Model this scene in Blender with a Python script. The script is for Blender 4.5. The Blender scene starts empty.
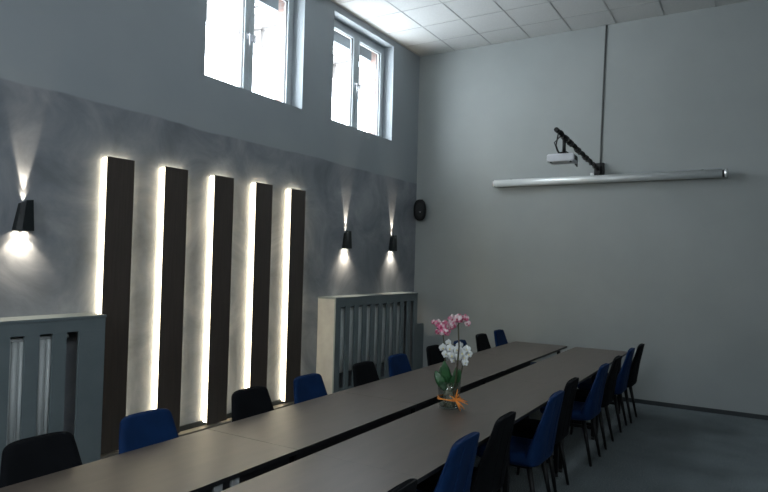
import bpy, bmesh, math, random
from mathutils import Vector, Matrix, noise
random.seed(7)
S = bpy.context.scene
COL = S.collection
PI = math.pi

# ------------------------------------------------------------------ materials
def nmat(name):
    m = bpy.data.materials.new(name); m.use_nodes = True
    return m, m.node_tree, m.node_tree.nodes['Principled BSDF']
def coord(nt, scale=1.0, out='Object'):
    tc = nt.nodes.new('ShaderNodeTexCoord')
    mp = nt.nodes.new('ShaderNodeMapping')
    mp.inputs['Scale'].default_value = (scale,)*3 if not hasattr(scale, '__len__') else scale
    nt.links.new(tc.outputs[out], mp.inputs['Vector'])
    return mp.outputs['Vector']
def noise_ramp(nt, vec, scale, detail, stops, rough=.55):
    n = nt.nodes.new('ShaderNodeTexNoise'); n.inputs['Scale'].default_value = scale
    n.inputs['Detail'].default_value = detail; n.inputs['Roughness'].default_value = rough
    nt.links.new(vec, n.inputs['Vector'])
    r = nt.nodes.new('ShaderNodeValToRGB')
    cr = r.color_ramp
    while len(cr.elements) < len(stops): cr.elements.new(.5)
    for e, (p, c) in zip(cr.elements, stops):
        e.position = p; e.color = (*c, 1)
    nt.links.new(n.outputs['Fac'], r.inputs['Fac'])
    return n, r
def bump(nt, bsdf, hsock, strength, dist=.01):
    b = nt.nodes.new('ShaderNodeBump'); b.inputs['Strength'].default_value = strength
    b.inputs['Distance'].default_value = dist
    nt.links.new(hsock, b.inputs['Height']); nt.links.new(b.outputs['Normal'], bsdf.inputs['Normal'])
def mat(name, c1, c2=None, scale=8, detail=4, rough=.5, metal=0, bmp=0, spec=.5, sheen=0, stretch=1.0, lo=.35, hi=.65, bdist=.005, coat=0):
    m, nt, b = nmat(name)
    c2 = c2 or tuple(x*.85 for x in c1)
    v = coord(nt, stretch)
    n, r = noise_ramp(nt, v, scale, detail, [(lo, c1), (hi, c2)])
    nt.links.new(r.outputs['Color'], b.inputs['Base Color'])
    b.inputs['Roughness'].default_value = rough; b.inputs['Metallic'].default_value = metal
    b.inputs['Specular IOR Level'].default_value = spec
    if sheen:
        b.inputs['Sheen Weight'].default_value = sheen; b.inputs['Sheen Roughness'].default_value = .35
        b.inputs['Sheen Tint'].default_value = (*[min(1, x*3+.1) for x in c1], 1)
    if coat: b.inputs['Coat Weight'].default_value = coat
    if bmp: bump(nt, b, n.outputs['Fac'], bmp, bdist)
    return m
def emis(name, c, s):
    m, nt, b = nmat(name)
    b.inputs['Base Color'].default_value = (*c, 1)
    b.inputs['Emission Color'].default_value = (*c, 1); b.inputs['Emission Strength'].default_value = s
    n, r = noise_ramp(nt, coord(nt), 20, 1, [(.3, c), (.7, tuple(x*.97 for x in c))])
    nt.links.new(r.outputs['Color'], b.inputs['Emission Color'])
    return m
def glass(name, tint=(1, 1, 1), ior=1.45, rough=.02):
    m = bpy.data.materials.new(name); m.use_nodes = True
    nt = m.node_tree; nt.nodes.clear()
    o = nt.nodes.new('ShaderNodeOutputMaterial'); mx = nt.nodes.new('ShaderNodeMixShader')
    t = nt.nodes.new('ShaderNodeBsdfTransparent'); g = nt.nodes.new('ShaderNodeBsdfGlossy')
    lw = nt.nodes.new('ShaderNodeLayerWeight'); lw.inputs['Blend'].default_value = .5
    pw = nt.nodes.new('ShaderNodeMath'); pw.operation = 'POWER'; pw.inputs[1].default_value = 4.5
    nt.links.new(lw.outputs['Facing'], pw.inputs[0])
    f = nt.nodes.new('ShaderNodeMath'); f.operation = 'MULTIPLY_ADD'; f.inputs[1].default_value = .8; f.inputs[2].default_value = ((ior-1)/(ior+1))**2
    nt.links.new(pw.outputs[0], f.inputs[0])
    t.inputs['Color'].default_value = (*tint, 1); g.inputs['Roughness'].default_value = rough
    nt.links.new(f.outputs[0], mx.inputs[0]); nt.links.new(t.outputs[0], mx.inputs[1])
    nt.links.new(g.outputs[0], mx.inputs[2]); nt.links.new(mx.outputs[0], o.inputs[0])
    return m

M = {}
M['back_paint'] = mat('back wall grey paint', (.286, .310, .306), (.264, .288, .285), 1.4, 5, .62, bmp=.05, bdist=.002)
M['side_paint'] = M['back_paint']
# left wall: matte paint above z=3.035, mottled polished plaster below
def left_wall_mat():
    m, nt, b = nmat('left wall paint over mottled plaster')
    v = coord(nt)
    n1, r1 = noise_ramp(nt, v, 1.6, 9, [(.30, (.125, .140, .160)), (.5, (.205, .222, .245)), (.72, (.320, .330, .345))], .62)
    n1.inputs['Distortion'].default_value = .8
    n3, r3 = noise_ramp(nt, v, 1.2, 4, [(.3, (.270, .302, .322)), (.7, (.295, .325, .342))])
    sep = nt.nodes.new('ShaderNodeSeparateXYZ'); nt.links.new(v, sep.inputs[0])
    n2 = nt.nodes.new('ShaderNodeTexNoise'); n2.inputs['Scale'].default_value = 1.5; nt.links.new(v, n2.inputs['Vector'])
    a = nt.nodes.new('ShaderNodeMath'); a.operation = 'MULTIPLY_ADD'
    nt.links.new(n2.outputs['Fac'], a.inputs[0]); a.inputs[1].default_value = .07
    nt.links.new(sep.outputs['Z'], a.inputs[2])
    mr = nt.nodes.new('ShaderNodeMapRange'); mr.inputs['From Min'].default_value = 3.062; mr.inputs['From Max'].default_value = 3.078
    nt.links.new(a.outputs[0], mr.inputs['Value'])
    mx = nt.nodes.new('ShaderNodeMix'); mx.data_type = 'RGBA'
    nt.links.new(mr.outputs[0], mx.inputs['Factor']); nt.links.new(r1.outputs[0], mx.inputs[6]); nt.links.new(r3.outputs[0], mx.inputs[7])
    nt.links.new(mx.outputs[2], b.inputs['Base Color'])
    rr = nt.nodes.new('ShaderNodeMapRange'); rr.inputs['To Min'].default_value = .42; rr.inputs['To Max'].default_value = .7
    nt.links.new(mr.outputs[0], rr.inputs['Value']); nt.links.new(rr.outputs[0], b.inputs['Roughness'])
    bump(nt, b, n1.outputs['Fac'], .25, .01)
    return m
M['left_wall'] = left_wall_mat()
M['tile'] = mat('ceiling tile', (.50, .515, .51), (.46, .475, .47), 60, 6, .9, bmp=.2, bdist=.002, spec=.1)
M['tbar'] = mat('ceiling grid bar', (.36, .37, .37), (.33, .34, .34), 5, 2, .6)
def carpet():
    m, nt, b = nmat('speckled grey carpet')
    v = coord(nt)
    n, r = noise_ramp(nt, v, 95, 4, [(.30, (.068, .088, .096)), (.55, (.155, .182, .19)), (.78, (.60, .65, .65))], .8)
    n2, r2 = noise_ramp(nt, v, 2.2, 5, [(.3, (.8, .8, .8)), (.7, (1.1, 1.1, 1.1))])
    mx = nt.nodes.new('ShaderNodeMix'); mx.data_type = 'RGBA'; mx.blend_type = 'MULTIPLY'; mx.inputs['Factor'].default_value = 1
    nt.links.new(r.outputs[0], mx.inputs[6]); nt.links.new(r2.outputs[0], mx.inputs[7])
    nt.links.new(mx.outputs[2], b.inputs['Base Color']); b.inputs['Roughness'].default_value = .95
    b.inputs['Specular IOR Level'].default_value = .15
    bump(nt, b, n.outputs['Fac'], .6, .006)
    return m
M['carpet'] = carpet()
M['skirting'] = mat('dark skirting', (.020, .027, .030), (.016, .022, .025), 6, 3, .5)
M['ledge'] = mat('beige stone ledge', (.17, .155, .13), (.14, .13, .11), 9, 5, .5)
M['dark_wood'] = mat('dark brown wood laminate', (.060, .047, .039), (.045, .036, .030), 5, 8, .42, stretch=(12, 12, .6), bmp=.1, bdist=.002)
M['led'] = emis('warm white led strip', (1.0, .86, .60), 15)
M['led_soft'] = emis('warm white led diffuser', (1.0, .90, .70), 3)
M['led_lens'] = emis('sconce lens glow', (1.0, .85, .6), 25)
M['tabletop'] = mat('grey brown laminate', (.112, .088, .071), (.088, .070, .057), 3.0, 9, .37, spec=.6, stretch=(5, 1, 1), bmp=.03, bdist=.001, lo=.3, hi=.7)
M['edge_black'] = mat('black edging', (.012, .012, .013), (.009, .009, .01), 8, 2, .45)
M['black_metal'] = mat('black powder coated steel', (.007, .0075, .008), (.005, .0055, .006), 30, 2, .5, spec=.3)
M['blue_velvet'] = mat('blue velvet', (.0035, .024, .088), (.0025, .018, .068), 7, 6, .75, bmp=.3, bdist=.006, sheen=.12, spec=.15)
M['black_velvet'] = mat('black velvet', (.0050, .0058, .0075), (.0035, .0042, .0055), 7, 6, .85, bmp=.3, bdist=.006, sheen=.025, spec=.12)
M['cover_paint'] = mat('blue grey radiator cover paint', (.135, .165, .175), (.115, .145, .155), 4, 5, .45, bmp=.03)
M['radiator'] = mat('grey enamel radiator', (.68, .72, .72), (.62, .66, .66), 3, 2, .4)
M['cover_side'] = mat('pale plastered cover side with led glow', (.31, .31, .295), (.25, .252, .245), 5, 6, .6)  # plaster tone made paler, warm led light on the side put into the colour
M['pvc'] = mat('white pvc frame', (.40, .44, .46), (.37, .41, .43), 3, 2, .38)
M['gasket'] = mat('dark rubber gasket', (.03, .03, .03), None, 8, 2, .6)
M['pane'] = glass('window glass')
M['vase_glass'] = glass('clear vase glass', (.88, .92, .90), 1.9, .08)
M['water'] = glass('vase water', (.80, .84, .78), 1.33, .02)
M['alu'] = mat('satin aluminium', (.64, .67, .67), (.60, .63, .63), 2, 2, .34, metal=.25, stretch=(.3, 8, 8))
M['chrome'] = mat('bright metal cap', (.80, .82, .82), (.74, .76, .76), 6, 2, .25, metal=.6)
M['white_plastic'] = mat('white plastic', (.62, .64, .68), (.58, .60, .64), 6, 2, .4)
M['sconce'] = mat('black anodised sconce', (.010, .014, .015), (.008, .011, .012), 14, 3, .42, spec=.3)
M['speaker'] = mat('black speaker plastic', (.006, .007, .008), (.004, .005, .006), 90, 3, .6, bmp=.3, bdist=.002, spec=.25)
M['cable'] = mat('black rubber cable', (.010, .010, .011), None, 9, 2, .5)
M['cable_grey'] = mat('grey cable', (.07, .075, .075), None, 9, 2, .5)
M['leaf'] = mat('orchid leaf', (.030, .115, .035), (.015, .070, .022), 12, 4, .38)
M['stem'] = mat('orchid stem', (.055, .075, .030), (.06, .04, .03), 20, 3, .5)
M['white_petal'] = mat('white orchid petal', (.80, .82, .82), (.68, .71, .70), 40, 3, .55)
M['pink_petal'] = mat('pink orchid petal', (.58, .11, .22), (.72, .58, .60), 26, 4, .55, lo=.44, hi=.56)
M['lip'] = mat('magenta orchid lip', (.45, .02, .10), (.5, .10, .14), 40, 3, .5)
M['lip_yellow'] = mat('pale yellow orchid lip', (.75, .66, .30), (.7, .7, .5), 40, 3, .5)
M['root'] = mat('orchid root and bark', (.14, .12, .08), (.34, .34, .26), 30, 5, .7)
M['ribbon'] = mat('orange raffia', (.90, .33, .045), (.75, .22, .03), 30, 4, .6)
M['shutter'] = mat('grey shutter casing', (.12, .14, .15), None, 9, 3, .6)
M['steel'] = mat('weathered steel', (.048, .043, .040), None, 9, 3, .6)
def brick():
    m, nt, b = nmat('red brick')
    v = coord(nt)
    t = nt.nodes.new('ShaderNodeTexBrick'); t.inputs['Scale'].default_value = 4
    t.inputs['Color1'].default_value = (.20, .135, .115, 1); t.inputs['Color2'].default_value = (.18, .115, .095, 1)
    t.inputs['Mortar'].default_value = (.20, .18, .17, 1)
    mp = nt.nodes.new('ShaderNodeMapping'); mp.inputs['Rotation'].default_value = (PI/2, 0, 0)
    nt.links.new(v, mp.inputs[0]); nt.links.new(mp.outputs[0], t.inputs['Vector'])
    nt.links.new(t.outputs['Color'], b.inputs['Base Color']); b.inputs['Roughness'].default_value = .9
    return m
M['brick'] = brick()

# ------------------------------------------------------------------ mesh helpers
def box(bm, lo, hi, bev=0, mi=0):
    lo, hi = Vector(lo), Vector(hi)
    r = bmesh.ops.create_cube(bm, size=1)
    vs = r['verts']; c = (lo+hi)/2; s = hi-lo
    for v in vs: v.co = Vector((v.co.x*s.x, v.co.y*s.y, v.co.z*s.z)) + c
    fs = {f for v in vs for f in v.link_faces}
    for f in fs: f.material_index = mi
    if bev:
        es = list({e for v in vs for e in v.link_edges})
        bmesh.ops.bevel(bm, geom=es, offset=min(bev, min(s)*.45), segments=2, affect='EDGES', profile=.6, material=-1)
def tube(bm, pts, rads, seg=10, mi=0, cap=True):
    pts = [Vector(p) for p in pts]
    if not hasattr(rads, '__len__'): rads = [rads]*len(pts)
    rings = []; prev = None
    for i, p in enumerate(pts):
        a = pts[max(0, i-1)]; b = pts[min(len(pts)-1, i+1)]
        t = (b-a).normalized()
        if prev is None:
            up = Vector((0, 0, 1)) if abs(t.z) < .9 else Vector((1, 0, 0))
            n = t.cross(up).normalized()
        else:
            n = (prev - t*prev.dot(t)).normalized()
        prev = n; q = t.cross(n)
        rings.append([bm.verts.new(p + (n*math.cos(2*PI*k/seg) + q*math.sin(2*PI*k/seg))*rads[i]) for k in range(seg)])
    for r0, r1 in zip(rings, rings[1:]):
        for k in range(seg):
            f = bm.faces.new((r0[k], r0[(k+1) % seg], r1[(k+1) % seg], r1[k])); f.material_index = mi; f.smooth = True
    if cap:
        for r, fl in ((rings[0], True), (rings[-1], False)):
            f = bm.faces.new(r[::-1] if fl else r); f.material_index = mi
def lathe(bm, prof, seg=32, c=(0, 0, 0), closed=False, mi=0):
    c = Vector(c); rings = []
    for r, z in prof:
        rings.append([bm.verts.new(c + Vector((r*math.cos(2*PI*k/seg), r*math.sin(2*PI*k/seg), z))) for k in range(seg)])
    prs = list(zip(rings, rings[1:]))
    if closed: prs.append((rings[-1], rings[0]))
    for a, b in prs:
        for k in range(seg):
            f = bm.faces.new((a[k], a[(k+1) % seg], b[(k+1) % seg], b[k])); f.smooth = True; f.material_index = mi
    if not closed:
        bm.faces.new(rings[0][::-1]); bm.faces.new(rings[-1])
def loft(bm, rings, cap=True, smooth=True, mi=0):
    R = [[bm.verts.new(p) for p in r] for r in rings]
    n = len(R[0])
    for a, b in zip(R, R[1:]):
        for k in range(n):
            f = bm.faces.new((a[k], a[(k+1) % n], b[(k+1) % n], b[k])); f.smooth = smooth; f.material_index = mi
    if cap:
        f = bm.faces.new(R[0][::-1]); f.material_index = mi; f = bm.faces.new(R[-1]); f.material_index = mi
def pillow_shell(bm, fn, thick, nu=20, nv=20, e=6):
    """a padded panel: fn(u,v) -> (point, normal), u,v in -1..1; thickness falls to zero at the rim"""
    F, B = [], []
    def prof(a): return max(0, 1-abs(a)**e)**.5
    us = [math.sin(PI/2*(2*i/nu-1)) for i in range(nu+1)]; vs = [math.sin(PI/2*(2*j/nv-1)) for j in range(nv+1)]
    for v in vs:
        fr, br = [], []
        for u in us:
            p, n = fn(u, v); t = thick/2*prof(u)*prof(v)
            if abs(u) > .9999 or abs(v) > .9999:
                w = bm.verts.new(p); fr.append(w); br.append(w)
            else:
                fr.append(bm.verts.new(p+n*t)); br.append(bm.verts.new(p-n*t))
        F.append(fr); B.append(br)
    for j in range(nv):
        for i in range(nu):
            for G, fl in ((F, False), (B, True)):
                q = [G[j][i], G[j][i+1], G[j+1][i+1], G[j+1][i]]
                if fl: q.reverse()
                q2 = []
                for w in q:
                    if w not in q2: q2.append(w)
                if len(q2) >= 3:
                    try: f = bm.faces.new(q2); f.smooth = True
                    except ValueError: pass
def finish(bm, recalc=True):
    if recalc: bmesh.ops.recalc_face_normals(bm, faces=bm.faces[:])
    return bm
def obj(name, bm, mats, parent=None, smooth=None):
    finish(bm)
    me = bpy.data.meshes.new(name); bm.to_mesh(me); bm.free()
    if not isinstance(mats, (list, tuple)): mats = [mats]
    for m in mats: me.materials.append(M[m])
    if smooth:
        for p in me.polygons: p.use_smooth = True
    o = bpy.data.objects.new(name, me); COL.objects.link(o)
    if parent: o.parent = parent
    return o
def thing(name, label, cat, loc=(0, 0, 0), rz=0, group=None):
    o = bpy.data.objects.new(name, None); COL.objects.link(o)
    o.location = loc; o.rotation_euler = (0, 0, rz); o.empty_display_size = .1
    o['label'] = label; o['category'] = cat
    if group: o['group'] = group
    return o
def tag(o, label, cat, group=None):
    o['label'] = label; o['category'] = cat
    if group: o['group'] = group
    return o
def struct(name, bm, mats, parent=None):
    o = obj(name, bm, mats, parent)
    if not parent: o['kind'] = 'structure'
    return o
def dup(root, loc, rz, label, group=None):
    r = root.copy(); COL.objects.link(r); r.location = loc; r.rotation_euler = (0, 0, rz); r['label'] = label
    if group: r['group'] = group
    for ch in list(root.children):
        c = ch.copy(); COL.objects.link(c); c.parent = r
        for g in list(ch.children):
            d = g.copy(); COL.objects.link(d); d.parent = c
    return r
def B(): return bmesh.new()

# ------------------------------------------------------------------ room
W, YR, H = 7.6, -12.6, 5.094
WIN_L = [(-4.478, -2.945), (-2.342, -.820)]
ZS, ZT = 3.581, 5.0
def wall_x(bm, x0, x1, y0, y1, z0, z1, holes, mi=0):
    """wall slab perpendicular to x with rectangular holes (same z range)"""
    y = y0
    for a, b in sorted(holes):
        box(bm, (x0, y, z0), (x1, a, z1), mi=mi)
        box(bm, (x0, a, z0), (x1, b, holes_z[0]), mi=mi)
        if z1 > holes_z[1]: box(bm, (x0, a, holes_z[1]), (x1, b, z1), mi=mi)
        y = b
    box(bm, (x0, y, z0), (x1, y1, z1), mi=mi)
holes_z = (ZS, ZT)
b = B(); wall_x(b, -.30, 0, YR, 0, 0, H, WIN_L); struct('wall_left', b, 'left_wall')
holes_z = (ZS-.06, ZT-.04)
b = B(); wall_x(b, -.42, -.302, YR, .3, 0, H+.3, [(a+.02, c-.015) for a, c in WIN_L]); struct('wall_outside', b, 'brick')
holes_z = (ZS, ZT)
FILL_WIN_R = [(-11.9, -10.3), (-9.7, -8.1)]  # openings added in the unseen right wall for fill light
b = B(); wall_x(b, W, W+.3, YR, 0, 0, H, FILL_WIN_R); struct('wall_right', b, 'side_paint')
b = B(); box(b, (-.3, 0, 0), (W+.3, .3, H)); struct('wall_back', b, 'back_paint')
# unseen rear wall, its window opening added to let in fill light
b = B(); rx0, rx1, rz0, rz1 = 2.6, 4.4, 2.6, 4.4
box(b, (-.3, YR-.3, 0), (rx0, YR, H)); box(b, (rx1, YR-.3, 0), (W+.3, YR, H))
box(b, (rx0, YR-.3, 0), (rx1, YR, rz0)); box(b, (rx0, YR-.3, rz1), (rx1, YR, H)); struct('wall_rear', b, 'side_paint')
b = B(); box(b, (-.3, YR-.3, -.1), (W+.3, .3, 0)); struct('floor', b, 'carpet')
# ceiling with tiles and T-bars
b = B()
box(b, (-.3, YR-.3, H), (W+.3, .3, H+.1), mi=0)
x = .0257
while x < W:
    if x > .02: box(b, (x-.008, YR, H-.004), (x+.008, 0, H+.001), mi=1)
    x += .6
y = -.5057
while y > YR:
    box(b, (0, y-.006, H-.0035), (W, y+.006, H+.0012), mi=1); y -= .6
struct('ceiling', b, ['tile', 'tbar'])
# skirtings
b = B(); box(b, (.0, -.014, 0), (W, 0, .055), .003); struct('baseboard_back', b, 'skirting')
b = B(); box(b, (0, -5.66, 0), (.10, -2.53, .098), .004); struct('trim_1', b, 'ledge')
b = B(); box(b, (0, -5.60, .098), (.014, -2.53, .148), .002); struct('baseboard_left', b, 'skirting')
b = B(); box(b, (W-.014, YR, 0), (W, 0, .055), .003); struct('baseboard_right', b, 'skirting')

# ---- windows
def frame_rect(bm, x0, x1, y0, y1, z0, z1, w, bev=.004, mi=0):
    box(bm, (x0, y0, z0), (x1, y0+w, z1), bev, mi); box(bm, (x0, y1-w, z0), (x1, y1, z1), bev, mi)
    box(bm, (x0, y0+w, z0), (x1, y1-w, z0+w), bev, mi); box(bm, (x0, y0+w, z1-w), (x1, y1-w, z1), bev, mi)
def window_x(name, y0, y1, z0, z1, xi, sgn, shutter=True):
    """xi: room-side face of the frame; sgn -1 when outside is -x"""
    def bx(bm, d0, d1, a, c, e, f, *k):
        xs = sorted((xi+sgn*d0, xi+sgn*d1)); return xs[0], xs[1], a, c, e, f
    b = B(); x0, x1 = sorted((xi+sgn*.005, xi+sgn*.07))
    frame_rect(b, x0, x1, y0, y1, z0, z1, .05)
    root = struct(name, b, 'pvc')
    ym = (y0+y1)/2
    for k, (a, c) in enumerate(((y0+.045, ym-.001), (ym+.001, y1-.045))):
        b = B(); x0, x1 = sorted((xi-sgn*.012, xi+sgn*.055))
        frame_rect(b, x0, x1, a, c, z0+.045, z1-.045, .072, .008)
        xs = sorted((xi+sgn*.006, xi+sgn*.03))
        frame_rect(b, xs[0], xs[1], a+.070, c-.070, z0+.115, z1-.115, .008, 0, 1)
        s = struct('sash', b, ['pvc', 'gasket'], root)
        b = B(); xs = sorted((xi+sgn*.016, xi+sgn*.022))
        box(b, (xs[0], a+.07, z0+.115), (xs[1], c-.07, z1-.115)); struct('pane', b, 'pane', s)
        hy = c-.036 if k == 0 else a+.036
        b = B(); hz = (z0+z1)/2-.02; f = -sgn
        box(b, *[tuple(v) for v in ((min(xi+f*.012, xi+f*.022), hy-.014, hz-.035), (max(xi+f*.012, xi+f*.022), hy+.014, hz+.035))], .003)
        tube(b, [(xi+f*.02, hy, hz+.012), (xi+f*.055, hy, hz+.012)], .008)
        tube(b, [(xi+f*.055, hy, hz+.018), (xi+f*.055, hy+.004, hz-.11)], [.010, .008])
        struct('handle', b, 'white_plastic', s)
    if shutter:
        b = B(); xs = sorted((xi+sgn*.075, xi+sgn*.30))
        box(b, (xs[0], y0+.075, z1-.19), (xs[0]+.12, y1-.08, z1-.045), .006)
        struct('shutter_box', b, 'shutter', root)
    return root
window_x('window_1', *WIN_L[0], ZS-.075, ZT, -.165, -1)
window_x('window_2', *WIN_L[1], ZS-.075, ZT, -.165, -1)
window_x('fill_window_4', *FILL_WIN_R[0], ZS, ZT, W+.165, 1, False)  # this and the next are added fill windows, out of view
window_x('fill_window_5', *FILL_WIN_R[1], ZS, ZT, W+.165, 1, False)
b = B()
for xx in (rx0, (rx0+rx1)/2-.04, rx1-.08): box(b, (xx, YR-.2, rz0), (xx+.08, YR-.13, rz1), .005)
for zz in (rz0, rz1-.08): box(b, (rx0, YR-.2, zz), (rx1, YR-.13, zz+.08), .005)
w5 = struct('fill_window_3', b, 'pvc')  # added rear window behind the camera, brings in fill light
b = B(); box(b, (rx0+.05, YR-.17, rz0+.05), (rx1-.05, YR-.164, rz1-.05)); struct('pane', b, 'pane', w5)

# steel canopy seen faintly through the high windows
b = B()
for yy in (-2.2, .64, 3.15, 5.6):
    box(b, (-4.6, yy-.03, 6.42), (-2.5, yy+.03, 6.48), .004)
    tube(b, [(-4.0, yy, 6.45), (-4.0, yy, 5.80)], [.045, .012]); tube(b, [(-4.6, yy, 6.95), (-2.5, yy, 6.95)], .028)
box(b, (-4.03, -3.2, 6.44), (-3.97, 7, 6.49), .004); box(b, (-4.03, -3.2, 6.92), (-3.97, 7, 6.96), .004); box(b, (-4.63, -3.2, 6.40), (-4.55, 7, 7.0), .004)
tag(obj('steel_canopy', b, 'steel'), 'faint steel canopy frame outside, seen through the high windows', 'canopy')

# ------------------------------------------------------------------ backlit panels
panels = [
 (-5.563, 'tall dark backlit wooden panel nearest the left radiator cover'),
 (-4.973, 'tall dark backlit wooden panel, second from the left'),
 (-4.371, 'tall dark backlit wooden panel, middle one of the five'),
 (-3.776, 'tall dark backlit wooden panel, fourth from the left'),
 (-3.189, 'tall dark backlit wooden panel, rightmost, nearest the right radiator cover')]
PW, PZ0, PZ1, PX = .262, .112, 2.592, .080
proto = None
for y0, lab in panels:
    if proto is None:
        t = proto = thing('backlit_panel', lab, 'wall panel', (0, y0, 0), 0, 'backlit wooden panels on the left wall')
        b = B(); box(b, (PX-.008, 0, PZ0), (PX, PW, PZ1), .0015); obj('board', b, 'dark_wood', t)
        b = B(); box(b, (.001, .022, PZ0+.02), (PX-.008, PW-.022, PZ1-.022)); obj('batten', b, 'edge_black', t)
        b = B(); q = .004
        box(b, (.022, .006, PZ0+.02), (PX-.0085, .0215, PZ1-.006)); box(b, (.022, PW-.0215, PZ0+.02), (PX-.0085, PW-.006, PZ1-.006))
        box(b, (.022, .0215, PZ1-.0215), (PX-.0085, PW-.0215, PZ1-.006)); obj('diffuser', b, 'led_soft', t)['label'] = 'glowing diffuser edge of the panel'
        b = B()
        box(b, (.003, .008, PZ0+.02), (.0215, .0215, PZ1-.008)); box(b, (.003, PW-.0215, PZ0+.02), (.0215, PW-.008, PZ1-.008))
        box(b, (.003, .0215, PZ1-.0215), (.0215, PW-.0215, PZ1-.008)); obj('led_strip', b, 'led', t)['label'] = 'glowing warm white led strip behind the board'
    else:
        dup(proto, (0, y0, 0), 0, lab)

# ------------------------------------------------------------------ sconces
def sconce_mesh():
    b = B()
    # wedge body: wide open bottom, narrow slanted top
    zb, zt = -.117, .117
    bot = [(0, -.075, zb), (.055, -.075, zb), (.078, -.040, zb), (.078, .048, zb), (0, .048, zb)]
    top = [(0, -.034, zt-.030), (.040, -.034, zt-.030), (.066, -.010, zt-.006), (.066, .042, zt), (0, .042, zt)]
    def ins(ring, k):
        c = Vector((sum(p[0] for p in ring)/5, sum(p[1] for p in ring)/5, sum(p[2] for p in ring)/5))
        return [Vector(p)+(c-Vector(p)).normalized()*k*1.2 for p in ring]
    bi = ins(bot, .008); ti = ins(top, .008)
    rings = [[Vector(p) for p in ti], [Vector(p) for p in top], [Vector(p) for p in bot], [Vector(p) for p in bi]]
    R = [[b.verts.new(p) for p in r] for r in rings]
    for a, c in zip(R, R[1:]+R[:1]):
        for k in range(5): b.faces.new((a[k], a[(k+1) % 5], c[(k+1) % 5], c[k]))
    return b
sc = None
for y, lab in [(-6.20, 'black angular wall sconce at the far left beside the backlit panels'),
               (-1.965, 'black angular wall sconce, left one of the pair above the right radiator cover'),
               (-.76, 'black angular wall sconce, right one of the pair, nearest the corner speaker')]:
    if sc is None:
        sc = thing('wall_sconce', lab, 'wall lamp', (.002, y, 2.05), 0, 'black up and down wall sconces')
        obj('housing', sconce_mesh(), 'sconce', sc)
        b = B(); box(b, (.004, -.045, -.02), (.052, .034, .02), .003); obj('lamp_core', b, 'black_metal', sc)
        b = B(); lathe(b, [(.024, -.032), (.026, -.021)], 20, (.034, -.01, 0)); obj('lens', b, 'led_lens', sc)['label'] = 'glowing lens facing down'
        b = B(); lathe(b, [(.016, .021), (.014, .030)], 20, (.028, .0, 0)); obj('lens', b, 'led_lens', sc)['label'] = 'glowing lens facing up'
    else:
        dup(sc, (.002, y, 2.05), 0, lab)
    def spot(nm, loc, d, power, ang, blend, rad=.012):
        l = bpy.data.lights.new(nm, 'SPOT'); l.energy = power; l.spot_size = ang; l.spot_blend = blend
        l.shadow_soft_size = rad; l.color = (1.0, .85, .66)
        o = bpy.data.objects.new(nm, l); COL.objects.link(o); o.location = loc
        o.rotation_euler = Vector(d).to_track_quat('-Z', 'Y').to_euler(); return o
    for k, dy in enumerate((-.035, .010)):
        spot('sconce_spot_down', (.032, y+dy, 2.05-.112), (-.35, (-.25, .25)[k], -1), 1.8, math.radians(110), .7)
        spot('sconce_spot_down_core', (.055, y+dy, 2.05-.112), (-.02, (-.10, .10)[k], -1), 12.5, math.radians(84), .6)
    spot('sconce_spot_up', (.026, y-.002, 2.05+.116), (-.04, 0, 1), 44, math.radians(30), .6, .008)
    spot('sconce_spot_up_wide', (.016, y-.002, 2.05+.105), (-.30, 0, 1), 3.0, math.radians(60), 1, .008)

# ------------------------------------------------------------------ radiator covers
def cover(name, label, y0, y1, zt, first_slot, step, sw, xf=.276):
    t = thing(name, label, 'radiator cover', (0, y0, 0), 0, 'slatted radiator covers')
    L = y1-y0
    b = B(); box(b, (.003, -.004, zt-.022), (xf+.008, L+.004, zt), .003); obj('top_board', b, 'cover_paint', t)
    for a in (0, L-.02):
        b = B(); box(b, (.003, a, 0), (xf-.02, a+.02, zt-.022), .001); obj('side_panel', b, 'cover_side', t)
    b = B(); z0, z1 = .17, zt-.115
    slots = []; s = first_slot
    while s+sw < L-.06: slots.append((s, s+sw)); s += step
    y = 0
    for a, c in slots:
        box(b, (xf-.02, y, z0), (xf, a, z1), .0015); y = c
    box(b, (xf-.02, y, z0), (xf, L, z1), .0015)
    box(b, (xf-.02, 0, z1), (xf, L, zt-.022), .0015); box(b, (xf-.02, 0, 0), (xf, L, z0), .0015)
    obj('slatted_front', b, 'cover_paint', t)
    return t
cover('radiator_cover', 'blue grey slatted radiator cover at the left edge behind the nearest black chair', -7.72, -5.665, 1.292, .087, .206, .100)
cover('radiator_cover', 'blue grey slatted radiator cover in the corner under the pair of sconces', -2.524, -.393, 1.312, .115, .200, .112)
def radiator(label, y0, y1):
    b = B()
    box(b, (.10, y0, .36), (.190, y1, 1.14), .003)
    n = int((y1-y0)/.05)
    for i in range(n):
        y = y0+.02+i*(y1-y0-.04)/n
        tube(b, [(.205, y+.016, .37), (.205, y+.016, 1.13)], .019, 8)
    tube(b, [(.19, y0, 1.14), (.19, y1, 1.14)], .022, 8); tube(b, [(.19, y0, .37), (.19, y1, .37)], .022, 8)
    for yy in (y0+.2, y1-.2): box(b, (.002, yy-.02, .5), (.12, yy+.02, .6))
    o = obj('radiator', b, 'radiator')
    tag(o, label, 'radiator', 'ribbed radiators behind the covers')
    b = B(); tube(b, [(.15, y0+.05, .36), (.15, y0+.05, .0)], .012, 8); obj('pipe', b, 'radiator', o)
radiator('grey ribbed radiator inside the left cover', -7.6, -5.93)
radiator('grey ribbed radiator inside the corner cover', -2.40, -.66)
b = B(); box(b, (0, -.375, 0), (.195, -.016, .815), .004); tag(obj('corner_box', b, 'cover_paint'), 'low grey box in the corner right of the radiator cover', 'pipe casing')  # plain grey box between the cover and the back wall

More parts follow.
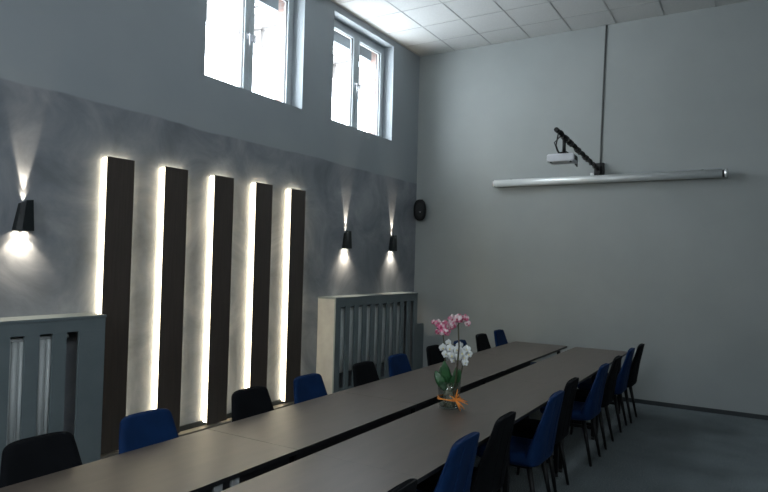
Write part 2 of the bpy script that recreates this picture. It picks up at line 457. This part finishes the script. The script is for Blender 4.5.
# ------------------------------------------------------------------ tables
LT, X0, X1, X2, X3, YE = 1.354, 1.9395, 2.6274, 2.7343, 3.3694, -.705
def make_table(w, label, modesty):
    t = thing('conference_table', label, 'table', (0, 0, 0), 0)
    g = .0010 if modesty else .0003
    b = B(); box(b, (-w/2, -LT/2+g, .727), (w/2, LT/2-g, .75), .0010 if modesty else .0004); 
    b.faces.ensure_lookup_table()
    for f in b.faces:
        f.material_index = 0 if f.calc_center_median().z > .7494 and abs(f.normal.z) > .9 else 1
    obj('tabletop', b, ['tabletop', 'edge_black'], t)
    b = B()
    for s in (-1, 1):
        box(b, (s*(w/2-.17)-.012, -LT/2+.10, .708), (s*(w/2-.17)+.012, LT/2-.10, .727), .002)
        box(b, (-w/2+.09, s*(LT/2-.07)-.015, .69), (w/2-.09, s*(LT/2-.07)+.015, .727), .002)
    obj('under_frame', b, 'black_metal', t)
    for s in (-1, 1):
        for k in (-1, 1):
            b = B(); x = k*(w/2-.09); y = s*(LT/2-.07)
            box(b, (x-.018, y-.018, .03), (x+.018, y+.018, .69), .003)
            lg = obj('leg', b, 'black_metal', t)
            b = B(); lathe(b, [(.018, 0), (.020, .004), (.016, .03)], 14, (x, y, 0)); obj('foot', b, 'edge_black', lg)
        b = B(); y = s*(LT/2-.07); box(b, (-w/2+.108, y-.012, .10), (w/2-.108, y+.012, .13), .002); obj('crossbar', b, 'black_metal', t)
    if modesty:
        b = B(); box(b, (w/2-.05, -LT/2+.03, .40), (w/2-.035, LT/2-.03, .727), .002); obj('modesty_panel', b, 'edge_black', t)
    return t
rows = []
where_l = ['at the far end by the back wall', 'second from the back wall', 'in the middle of the row', 'beside the backlit panels, second nearest', 'nearest the camera in the bottom left']
for k in range(5):
    yc = YE-LT*(k+.5)
    lab = 'grey brown conference table in the left row, ' + where_l[k]
    if k == 0:
        t0 = make_table(X1-X0, lab, False); t0.location = ((X0+X1)/2, yc, 0); t0['group'] = 'left row of conference tables'
    elif k == 1:
        tm = make_table(X1-X0, lab, True); tm.location = ((X0+X1)/2, yc, 0); tm['group'] = 'left row of conference tables'
    else:
        last = dup(tm, ((X0+X1)/2, yc, 0), 0, lab)
for yy in (-6.672, -6.563):  # two small pale plates in the gap between the rows
    b = B(); lx = (X1-X0)/2-.035; yl = yy-last.location.y
    box(b, (lx, yl-.026, .655), (lx+.014, yl+.026, .722), .003)
    obj('pale_plate', b, 'chrome', last)['label'] = 'pale square plate under the table edge'
where_r = ['at the far end by the back wall', 'second from the back wall', 'in the middle of the row', 'carrying the orchid vase', 'nearest the camera at the bottom edge']
tr = None
for k in range(5):
    yc = YE-LT*(k+.5)
    lab = 'grey brown conference table in the right row, ' + where_r[k]
    if k == 3: lab = 'grey brown conference table in the right row, beside the orchid vase, second nearest'
    if tr is None:
        tr = make_table(X3-X2, lab, False); tr.location = ((X2+X3)/2, yc, 0); tr['group'] = 'right row of conference tables'
    else: dup(tr, ((X2+X3)/2, yc, 0), 0, lab)

# ------------------------------------------------------------------ chairs
def make_chair(kind, label):
    fm = kind+'_velvet'
    t = thing('dining_chair', label, 'chair')
    # seat cushion (front is +x)
    b = B()
    def seat(u, v):
        w = .235*(1-.04*(v+1)/2)
        x = -.20+(v+1)/2*.44; y = u*w
        # rounded plan corners
        k = max(0, abs(u)-.8)/.2; j = max(0, abs(v)-.8)/.2
        x -= math.copysign(.03*k*k*j, v) if abs(v) > .8 else 0
        z = .440 - .012*(1-u*u)*(1-v*v)
        return Vector((x, y, z)), Vector((0, 0, 1))
    pillow_shell(b, seat, .10, 18, 18, 8); obj('seat', b, fm, t)
    # backrest, wrapping a little round the sitter
    b = B(); Z0, Z1 = .405, .888
    def rear(z): q = (z-Z0)/(Z1-Z0); return -.232-.028*q-.060*q**1.6
    def half(z): q = (z-Z0)/(Z1-Z0); return .232-.062*max(0, q-.22)/.78
    def depth(z): q = (z-Z0)/(Z1-Z0); return .044+.095*max(0, 1-q)**1.9
    rings = []; N = 40
    levels = [(Z0, .82), (Z0+.008, .93), (Z0+.022, 1)] + [(Z0+.022+(Z1-Z0-.05)*i/14, 1) for i in range(1, 15)] + [(Z1-.016, .985), (Z1-.006, .93), (Z1, .80)]
    for z, k in levels:
        w, d = half(z), depth(z); q = (z-Z0)/(Z1-Z0)
        cx_ = rear(z)+d/2; ring = []
        for i in range(N):
            a = 2*PI*i/N; ca, sa = math.cos(a), math.sin(a)
            yy = (w-(1-k)*.10)*math.copysign(abs(sa)**.42, sa); xx = (d/2)*k*math.copysign(abs(ca)**.62, ca)
            if ca > 0: xx -= (depth(z)-.044)*.85*max(0, 1-(yy/(w*.86))**4)*ca        # hollow between the side wings
            else: xx += .014*(yy/w)**4
            zz = z - .018*abs(yy/w)**4*max(0, q-.8)/.2
            nz = .004*noise.noise(Vector((yy*9, z*7, 2.1+(ca > 0))))
            ring.append((cx_+xx+nz, yy, zz))
        rings.append(ring)
    loft(b, rings); bk = obj('backrest', b, fm, t)
    b = B()
    for yy in (-.07, .07):
        tube(b, [(rear(z)-.0005, yy, z) for z in [.45+.04*i for i in range(11)]], .0022, 5)
    obj('seam', b, fm, bk)
    # under-seat frame and legs
    b = B(); box(b, (-.16, -.17, .375), (.18, .17, .392), .003); obj('under_frame', b, 'black_metal', t)
    for sx in (-1, 1):
        for sy in (-1, 1):
            b = B()
            top = (sx*.15+.0, sy*.15, .385); bot = (-.225, sy*.172, .004) if sx < 0 else (.195, sy*.172, .004)
            tube(b, [top, bot], [.021, .0115], 10)
            lg = obj('leg', b, 'black_metal', t)
            b = B(); lathe(b, [(.012, 0), (.012, .006)], 10, (bot[0], bot[1], 0)); obj('glide', b, 'edge_black', lg)
    return t
left = [(-7.05, 'black', 'black velvet chair in the left row, in front of the left radiator cover, nearest'),
        (-6.44, 'blue', 'blue velvet chair in the left row, in front of the first two backlit panels'),
        (-5.61, 'black', 'black velvet chair in the left row, in front of the fourth backlit panel'),
        (-4.98, 'blue', 'blue velvet chair in the left row, in front of the rightmost backlit panel'),
        (-4.20, 'black', 'black velvet chair in the left row, at the left half of the corner radiator cover'),
        (-3.61, 'blue', 'blue velvet chair in the left row, at the right half of the corner radiator cover'),
        (-2.79, 'black', 'black velvet chair partly behind the pink and white orchids on their left'),
        (-2.17, 'blue', 'blue velvet chair almost hidden behind the orchid blossoms'),
        (-1.38, 'black', 'black velvet chair in the left row just right of the orchids'),
        (-.76, 'blue', 'blue velvet chair in the left row, last one, nearest the back wall')]
right = [(-6.63, 'black', 'black velvet chair cut by the bottom edge, nearest in the right row'),
         (-5.80, 'blue', 'blue velvet chair in the right row, nearest blue one, brightest'),
         (-5.24, 'black', 'black velvet chair between the two nearest blue chairs of the right row'),
         (-4.40, 'blue', 'blue velvet chair in the right row, second blue one from the camera'),
         (-3.80, 'black', 'black velvet chair in the right row, right behind the second blue chair'),
         (-2.86, 'blue', 'blue velvet chair in the right row, third blue one from the camera'),
         (-2.25, 'black', 'black velvet chair in the right row between the two farthest blue chairs'),
         (-1.50, 'blue', 'blue velvet chair in the right row, farthest blue one'),
         (-1.01, 'black', 'black velvet chair at the far end of the right row by the back wall')]
protos = {}
def put_chair(kind, x, y, rz, lab, grp):
    if kind not in protos:
        t = protos[kind] = make_chair(kind, lab); t.location = (x, y, 0); t.rotation_euler = (0, 0, rz); t['group'] = grp
    else: dup(protos[kind], (x, y, 0), rz, lab, grp)
random.seed(3)
for y, k, lab in left:
    put_chair(k, {-1.38: 2.01, -.76: 2.01, -2.79: 2.05}.get(y, 2.075), y, random.uniform(-.02, .02), lab, 'velvet chairs along the left row of tables')
for y, k, lab in right:
    put_chair(k, {-5.80: 3.17, -5.24: 3.175, -3.80: 3.195, -1.01: 3.265}.get(y, 3.24), y, PI+random.uniform(-.02, .02), lab, 'velvet chairs along the right row of tables')

# ------------------------------------------------------------------ screen, projector, cable, speaker
SX0, SX1, SY, SZ = 1.336, 4.384, -.085, 2.965
t = thing('projection_screen', 'long silver roller projection screen housing mounted on the back wall', 'projection screen', (SX0, 0, SZ))
L = SX1-SX0
b = B()
def prof(k, n=20, r=.052):
    a = 2*PI*k/n; s = 1.0
    return (r*1.05*math.copysign(abs(math.cos(a))**.8, math.cos(a)), r*math.copysign(abs(math.sin(a))**.85, math.sin(a)))
loft(b, [[(x, SY+prof(k)[0], prof(k)[1]) for k in range(20)] for x in (.02, L-.06)])
obj('housing', b, 'alu', t)
b = B(); loft(b, [[(x, SY+prof(k, r=.048)[0], prof(k, r=.048)[1]) for k in range(20)] for x in (L-.06, L-.035)]); obj('end_collar', b, 'edge_black', t)
for a, c in ((0, .02), (L-.035, L)):
    b = B(); loft(b, [[(x, SY+prof(k, r=.054)[0], prof(k, r=.054)[1]) for k in range(20)] for x in (a, c)]); obj('end_cap', b, 'chrome', t)
for x in (.25, L-.30):
    b = B(); box(b, (x-.03, -.04, -.02), (x+.03, 0, .06), .003); tube(b, [(x, -.06, .052), (x+.03, -.06, .054)], .010, 8); obj('wall_bracket', b, 'black_metal', t)

AX = 2.84
t = thing('projector_mount', 'long black projector arm with wound cables reaching out from the back wall', 'projector mount', (AX, 0, 3.09))
b = B(); box(b, (-.065, -.05, -.10), (.065, 0, .10), .006); box(b, (-.035, -.12, -.07), (.035, -.045, .06), .006); obj('wall_plate', b, 'black_metal', t)
A0, A1 = Vector((0, -.08, .0)), Vector((0, -2.10, .150))
b = B(); tube(b, [A0, A1], .020, 12); tube(b, [A1-(A1-A0)*.02, A1+(A1-A0)*.012], .026, 12); obj('boom', b, 'black_metal', t)
b = B()
pts = [A0.lerp(A1, .05+.9*i/140)+Vector((math.cos(i*.42), 0, math.sin(i*.42)))*.027 for i in range(141)]
tube(b, pts, .009, 6)
for s in (.35, .55, .72, .82): 
    p = A0.lerp(A1, s); tube(b, [p+Vector((0, -.035, 0)), p+Vector((0, .035, 0))], .036, 10)
obj('wound_cable', b, 'cable', t)
b = B()
tube(b, [A0.lerp(A1, .97)+Vector((0, 0, -.02)), Vector((-.03, -2.02, .0)), Vector((-.02, -1.95, -.07)), Vector((.0, -1.7, -.02)), Vector((.02, -1.5, -.05)), Vector((.05, -1.42, -.11)), Vector((.07, -1.5, -.16)), Vector((.08, -1.62, -.15))], .008, 6)
tube(b, [A0.lerp(A1, .92)+Vector((0, 0, -.02)), Vector((-.06, -1.98, .04)), Vector((-.05, -1.9, -.04)), Vector((.02, -1.72, -.08))], .006, 6)
obj('hanging_cable', b, 'cable', t)
b = B(); py = -1.80
tube(b, [(0, py, .11), (0, py, -.055)], .020, 12); lathe(b, [(.055, -.068), (.05, -.060), (.022, -.05)], 16, (0, py, 0)); obj('drop_rod', b, 'black_metal', t)
b = B(); box(b, (-.115, -.055, -.085), (-.066, -.004, -.03), .01); obj('junction_box', b, 'alu', t)

t = thing('projector', 'small white projector hanging below the black arm', 'projector', (AX-.015, -1.80, 2.975))
b = B(); w, d, h = .150, .115, .043
ring = lambda s, z: [(x*s, y*s, z) for x, y in ((-w, -d), (w, -d), (w, d), (-w, d))]
loft(b, [ring(.97, -h), ring(1, -h+.012), ring(.985, h-.012), ring(.93, h)], smooth=False)
es = [e for e in b.edges]; bmesh.ops.bevel(b, geom=es, offset=.006, segments=2, affect='EDGES')
obj('body', b, 'white_plastic', t)
b = B(); tube(b, [(-.07, d-.004, 0), (-.07, d+.02, 0)], [.030, .028], 20); obj('lens', b, 'edge_black', t)
b = B(); box(b, (w-.005, -.07, -.025), (w+.002, .05, .022), .001); obj('vent_grille', b, 'edge_black', t)
for k in (-1, 1):
    b = B(); lathe(b, [(.012, -h-.012), (.012, -h+.002)], 12, (k*.11, -.08, 0)); obj('foot', b, 'edge_black', t)
b = B(); box(b, (-.03, -.05, h-.002), (.03, .03, h+.005), .001); obj('mount_plate', b, 'edge_black', t)

b = B()
tube(b, [(2.845+.050*(i/30)**1.2, -.009, 3.19+(H-.004-3.19)*i/30) for i in range(31)], .0075, 6)
tube(b, [(2.857+.048*(i/30)**1.2, -.008, 3.19+(H-.004-3.19)*i/30) for i in range(31)], .006, 6)
tag(obj('wall_cable', b, 'cable_grey'), 'thin grey cable pair running down the back wall from ceiling to projector arm', 'cable')

t = thing('wall_speaker', 'black oval loudspeaker mounted in the corner', 'speaker', (.148, -.155, 2.59), math.radians(-148+180))
b = B()
rings = []
for d, s in ((-.07, .62), (-.06, .80), (-.03, .93), (.02, 1.0), (.05, 1.0), (.07, .95), (.08, .86)):
    rings.append([(.098*s*math.copysign(abs(math.cos(a))**.85, math.cos(a)), -d, .168*s*math.copysign(abs(math.sin(a))**.8, math.sin(a))*(1-.06*math.cos(a)*0)) for a in [2*PI*k/36 for k in range(36)]])
loft(b, rings); obj('cabinet', b, 'speaker', t)
b = B(); rings = []
for d, s in ((.079, .86), (.088, .80), (.092, .6), (.093, .2)):
    rings.append([(.098*s*math.copysign(abs(math.cos(a))**.85, math.cos(a)), -d, .168*s*math.copysign(abs(math.sin(a))**.8, math.sin(a))) for a in [2*PI*k/36 for k in range(36)]])
loft(b, rings); obj('grille', b, 'speaker', t)
b = B(); box(b, (-.012, -.097, -.036), (.012, -.091, -.030), .001); obj('badge', b, 'chrome', t)['label'] = 'small pale badge'
b = B(); tube(b, [(0, .05, .11), (.03, .095, .15)], .016, 10); box(b, (-.0, .07, .10), (.055, .10, .18), .004); obj('bracket', b, 'black_metal', t)

# ------------------------------------------------------------------ orchids in a glass vase
VB = Vector((2.868, -4.752, .7505))
CR = Vector((.855, .518, 0))          # sideways direction used to spread the spray
CD = Vector((.518, -.855, 0))         # towards the room's entrance
def vp(dx, z, dd=0): return CR*dx + Vector((0, 0, z)) + CD*dd
t = thing('glass_vase', 'clear glass vase tied with an orange raffia bow on the right table row', 'vase', VB)
b = B(); lathe(b, [(.058, 0), (.068, .004), (.073, .06), (.078, .12), (.083, .195), (.079, .195), (.074, .12), (.069, .06), (.062, .014), (.004, .012)], 36)
obj('glass', b, 'vase_glass', t)
b = B()
tube(b, [(.0790*math.cos(a), .0790*math.sin(a), .070+.004*math.sin(3*a)) for a in [2*PI*k/36 for k in range(37)]], .0042, 6)
tube(b, [(.0785*math.cos(a), .0785*math.sin(a), .078+.004*math.sin(2*a+1)) for a in [2*PI*k/36 for k in range(37)]], .003, 6)
kn = vp(.034, .075, .076)
for ang, ln, r in [(1.35, .075, .006), (1.0, .05, .005), (2.5, .05, .005), (-.1, .085, .005), (-.3, .095, .005), (-.75, .09, .006), (-1.1, .085, .006), (-.95, .075, .005), (.15, .06, .004)]:
    e = CR*math.cos(ang)*ln + Vector((0, 0, math.sin(ang)*ln))
    tube(b, [kn, kn+e*.5+CD*.018+Vector((0, 0, .008)), kn+e+CD*.008], [r*.7, r*.85, r*.4], 6)
lathe(b, [(.004, -.010), (.013, 0), (.004, .012)], 10, kn)
obj('raffia_bow', b, 'ribbon', t)['label'] = 'orange raffia bow'

def leaf(bm, base, tip, width, droop=.02, n=10):
    base, tip = Vector(base), Vector(tip)
    ax = tip-base; side = ax.cross(CD).normalized(); up = side.cross(ax).normalized()
    R = []
    for i in range(n+1):
        s = i/n; p = base+ax*s+up*droop*math.sin(PI*s)-Vector((0, 0, 1))*droop*.8*s*s
        w = width*(math.sin(PI*min(.98, s*.9+.08)))**.7
        th = .0025
        R.append([p+side*w*a+up*(th*c+abs(a)*w*.25) for a, c in ((-1, 0), (-.5, 1), (0, 1.0), (.5, 1), (1, 0), (.5, -1), (0, -1), (-.5, -1))])
    loft(bm, R)
def petal(bm, c, d, nrm, ln, wd, n=6, mi=0):
    side = d.cross(nrm).normalized(); R = []
    for i in range(n+1):
        s = i/n; w = wd*max(.12, math.sin(PI*(s*.86+.07))**.8)
        p = c+d*ln*s+nrm*(.25*ln*s*(1-s)*2-.12*ln*s*s)
        R.append([p+side*w*a+nrm*(t_-.3*w*abs(a)) for a, t_ in ((-1, 0), (-.4, .0008), (.4, .0008), (1, 0), (.4, -.0008), (-.4, -.0008))])
    loft(bm, R, mi=mi)
def blossom(parent, c, face, size, mats, lab=None):
    c = Vector(c); f = Vector(face).normalized()
    s = f.cross(Vector((0, 0, 1))).normalized(); u = s.cross(f).normalized()
    b = B()
    for a, ln, wd in ((90, 1, .44), (162, .95, .64), (18, .95, .64), (235, .95, .42), (305, .95, .42)):
        a = math.radians(a+random.uniform(-8, 8)); d = (s*math.cos(a)+u*math.sin(a)).normalized()
        petal(b, c, d, f, size*ln, size*wd)
    petal(b, c+f*.002, (-u*.8+f*.6).normalized(), f, size*.5, size*.22, mi=1)
    petal(b, c+f*.002, (f*.8+u*.3).normalized(), u, size*.3, size*.14, mi=1)
    o = obj('blossom', b, mats, parent)
    if lab: o['label'] = lab
random.seed(11)
P_ = .00695
def px(u, v, dd=0): return vp((u-449)*P_, (409-v)*.00705, dd)
t = thing('pink_orchid', 'two stems of pink orchid blossoms with green leaves standing in the vase', 'orchid', VB)
b = B()
tube(b, [px(448, 402, 0), px(446, 385, .0), px(444.5, 365, .01), px(443, 345, .0), px(441, 332, -.01), px(436, 325, 0), px(431, 324, .01)], [.006, .0055, .005, .005, .0045, .003, .002], 8); obj('stem', b, 'stem', t)
b = B()
tube(b, [px(452, 402, .01), px(454, 385, .05), px(455, 365, .10), px(456, 345, .12), px(456.3, 326, .03), px(460, 317, 0), px(465, 318, .01)], [.006, .0065, .0065, .006, .005, .003, .002], 8); obj('stem', b, 'stem', t)
for (u, v, dd, s) in [(439, 328, .03, .042), (442, 332, .05, .040), (436, 324.5, .01, .034), (443.5, 326, -.03, .038), (445, 333, .01, .036), (431.5, 323.5, .0, .022), (437, 334, -.02, .030),
                      (450, 320, .02, .042), (455, 319, .05, .042), (452, 325, .03, .040), (459, 320, -.02, .040), (463.5, 319, .02, .034), (466, 324, .0, .030), (449.5, 328, -.01, .030)]:
    f = CD*1.0+CR*random.uniform(-.7, .7)+Vector((0, 0, random.uniform(-.25, .4)))
    blossom(t, px(u, v, dd), f, s*.86, ['pink_petal', 'lip'])
for (a, e, w) in [((447, 391), (443, 361), .030), ((446, 391), (440, 367), .026), ((445, 391), (434.5, 371), .026), ((450, 391), (459, 368), .027), ((451, 392), (448, 372), .022), ((452, 391), (456, 365), .018)]:
    b = B(); leaf(b, px(*a, random.uniform(-.02, .02)), px(*e, random.uniform(-.04, .05)), w*1.3, .012); obj('leaf', b, 'leaf', t)
b = B()
for i in range(26):
    a = random.uniform(0, 2*PI); r0 = random.uniform(.01, .045)
    p = [Vector((r0*math.cos(a+k*.9), r0*math.sin(a+k*.9), .02+k*.035+random.uniform(-.008, .008))) for k in range(5)]
    tube(b, p, random.uniform(.003, .006), 6)
obj('roots', b, 'root', t)['label'] = 'pale roots and bark inside the glass'
t = thing('white_orchid', 'cluster of white orchid blossoms on an arching stem in the vase', 'orchid', VB)
b = B()
tube(b, [px(455, 400, .02), px(458, 385, .02), px(461, 370, .03), px(462.5, 358, .03), px(461, 349, .03), px(454, 345, .03), px(446, 345, .03), px(440, 349, .04)], [.005, .005, .0045, .004, .004, .0035, .003, .002], 8); obj('stem', b, 'stem', t)
for (u, v, dd, s) in [(441, 348, .05, .036), (444, 354, .05, .036), (448, 348, .07, .038), (450, 355, .06, .040), (452, 360, .04, .032), (455, 349, .08, .040), (458, 346, .04, .036), (460, 352, .08, .042), (463, 357, .05, .036), (465, 349, .05, .036), (467.5, 354, .03, .034), (463.5, 362, .06, .032), (447, 343.5, .02, .030), (456, 356, .09, .036)]:
    f = CD*1.0+CR*random.uniform(-.6, .6)+Vector((0, 0, random.uniform(-.35, .3)))
    blossom(t, px(u, v, dd), f, s*.84, ['white_petal', 'lip_yellow'])

# ------------------------------------------------------------------ daylight
wld = bpy.data.worlds.new('overcast sky'); S.world = wld; wld.use_nodes = True
nt = wld.node_tree; bg = nt.nodes['Background']
tc = nt.nodes.new('ShaderNodeTexCoord'); n, r = noise_ramp(nt, tc.outputs['Generated'], 2.0, 3, [(.3, (.80, .90, 1.0)), (.7, (.90, .96, 1.0))])
nt.links.new(r.outputs[0], bg.inputs['Color']); bg.inputs['Strength'].default_value = 18.0
def portal(nm, loc, d, sx, sy):
    l = bpy.data.lights.new(nm, 'AREA'); l.shape = 'RECTANGLE'; l.size = sx; l.size_y = sy; l.cycles.is_portal = True
    o = bpy.data.objects.new(nm, l); COL.objects.link(o); o.location = loc
    o.rotation_euler = Vector(d).to_track_quat('-Z', 'Z').to_euler(); return o
for a, c in WIN_L: portal('window_portal', (-.45, (a+c)/2, (ZS+ZT)/2), (1, 0, 0), c-a, ZT-ZS)
for a, c in FILL_WIN_R: portal('window_portal', (W+.31, (a+c)/2, (ZS+ZT)/2), (-1, 0, 0), c-a, ZT-ZS)  # sky portals for the added right wall openings
portal('window_portal', ((rx0+rx1)/2, YR-.31, (rz0+rz1)/2), (0, 1, 0), rx1-rx0, rz1-rz0)  # sky portal for the added rear opening

# ------------------------------------------------------------------ camera
cam = bpy.data.cameras.new('camera'); co = bpy.data.objects.new('camera', cam); COL.objects.link(co)
cam.sensor_fit = 'HORIZONTAL'; cam.sensor_width = 36; cam.lens = 36*621.74/768
R = Vector((.85478787, .51835478, .02541687)); U = Vector((-.00868918, -.03467358, .99936092)); F = Vector((-.5189048, .85446244, .02513448))
mw = Matrix((R, U, -F)).transposed().to_4x4(); mw.translation = (4.7423, -8.772, 1.7702)
co.matrix_world = mw
cam.clip_start = .05
S.camera = co
vs = S.view_settings
vs.view_transform = 'Standard'; vs.look = 'None'; vs.gamma = 1; vs.use_curve_mapping = False; vs.exposure = 0.22
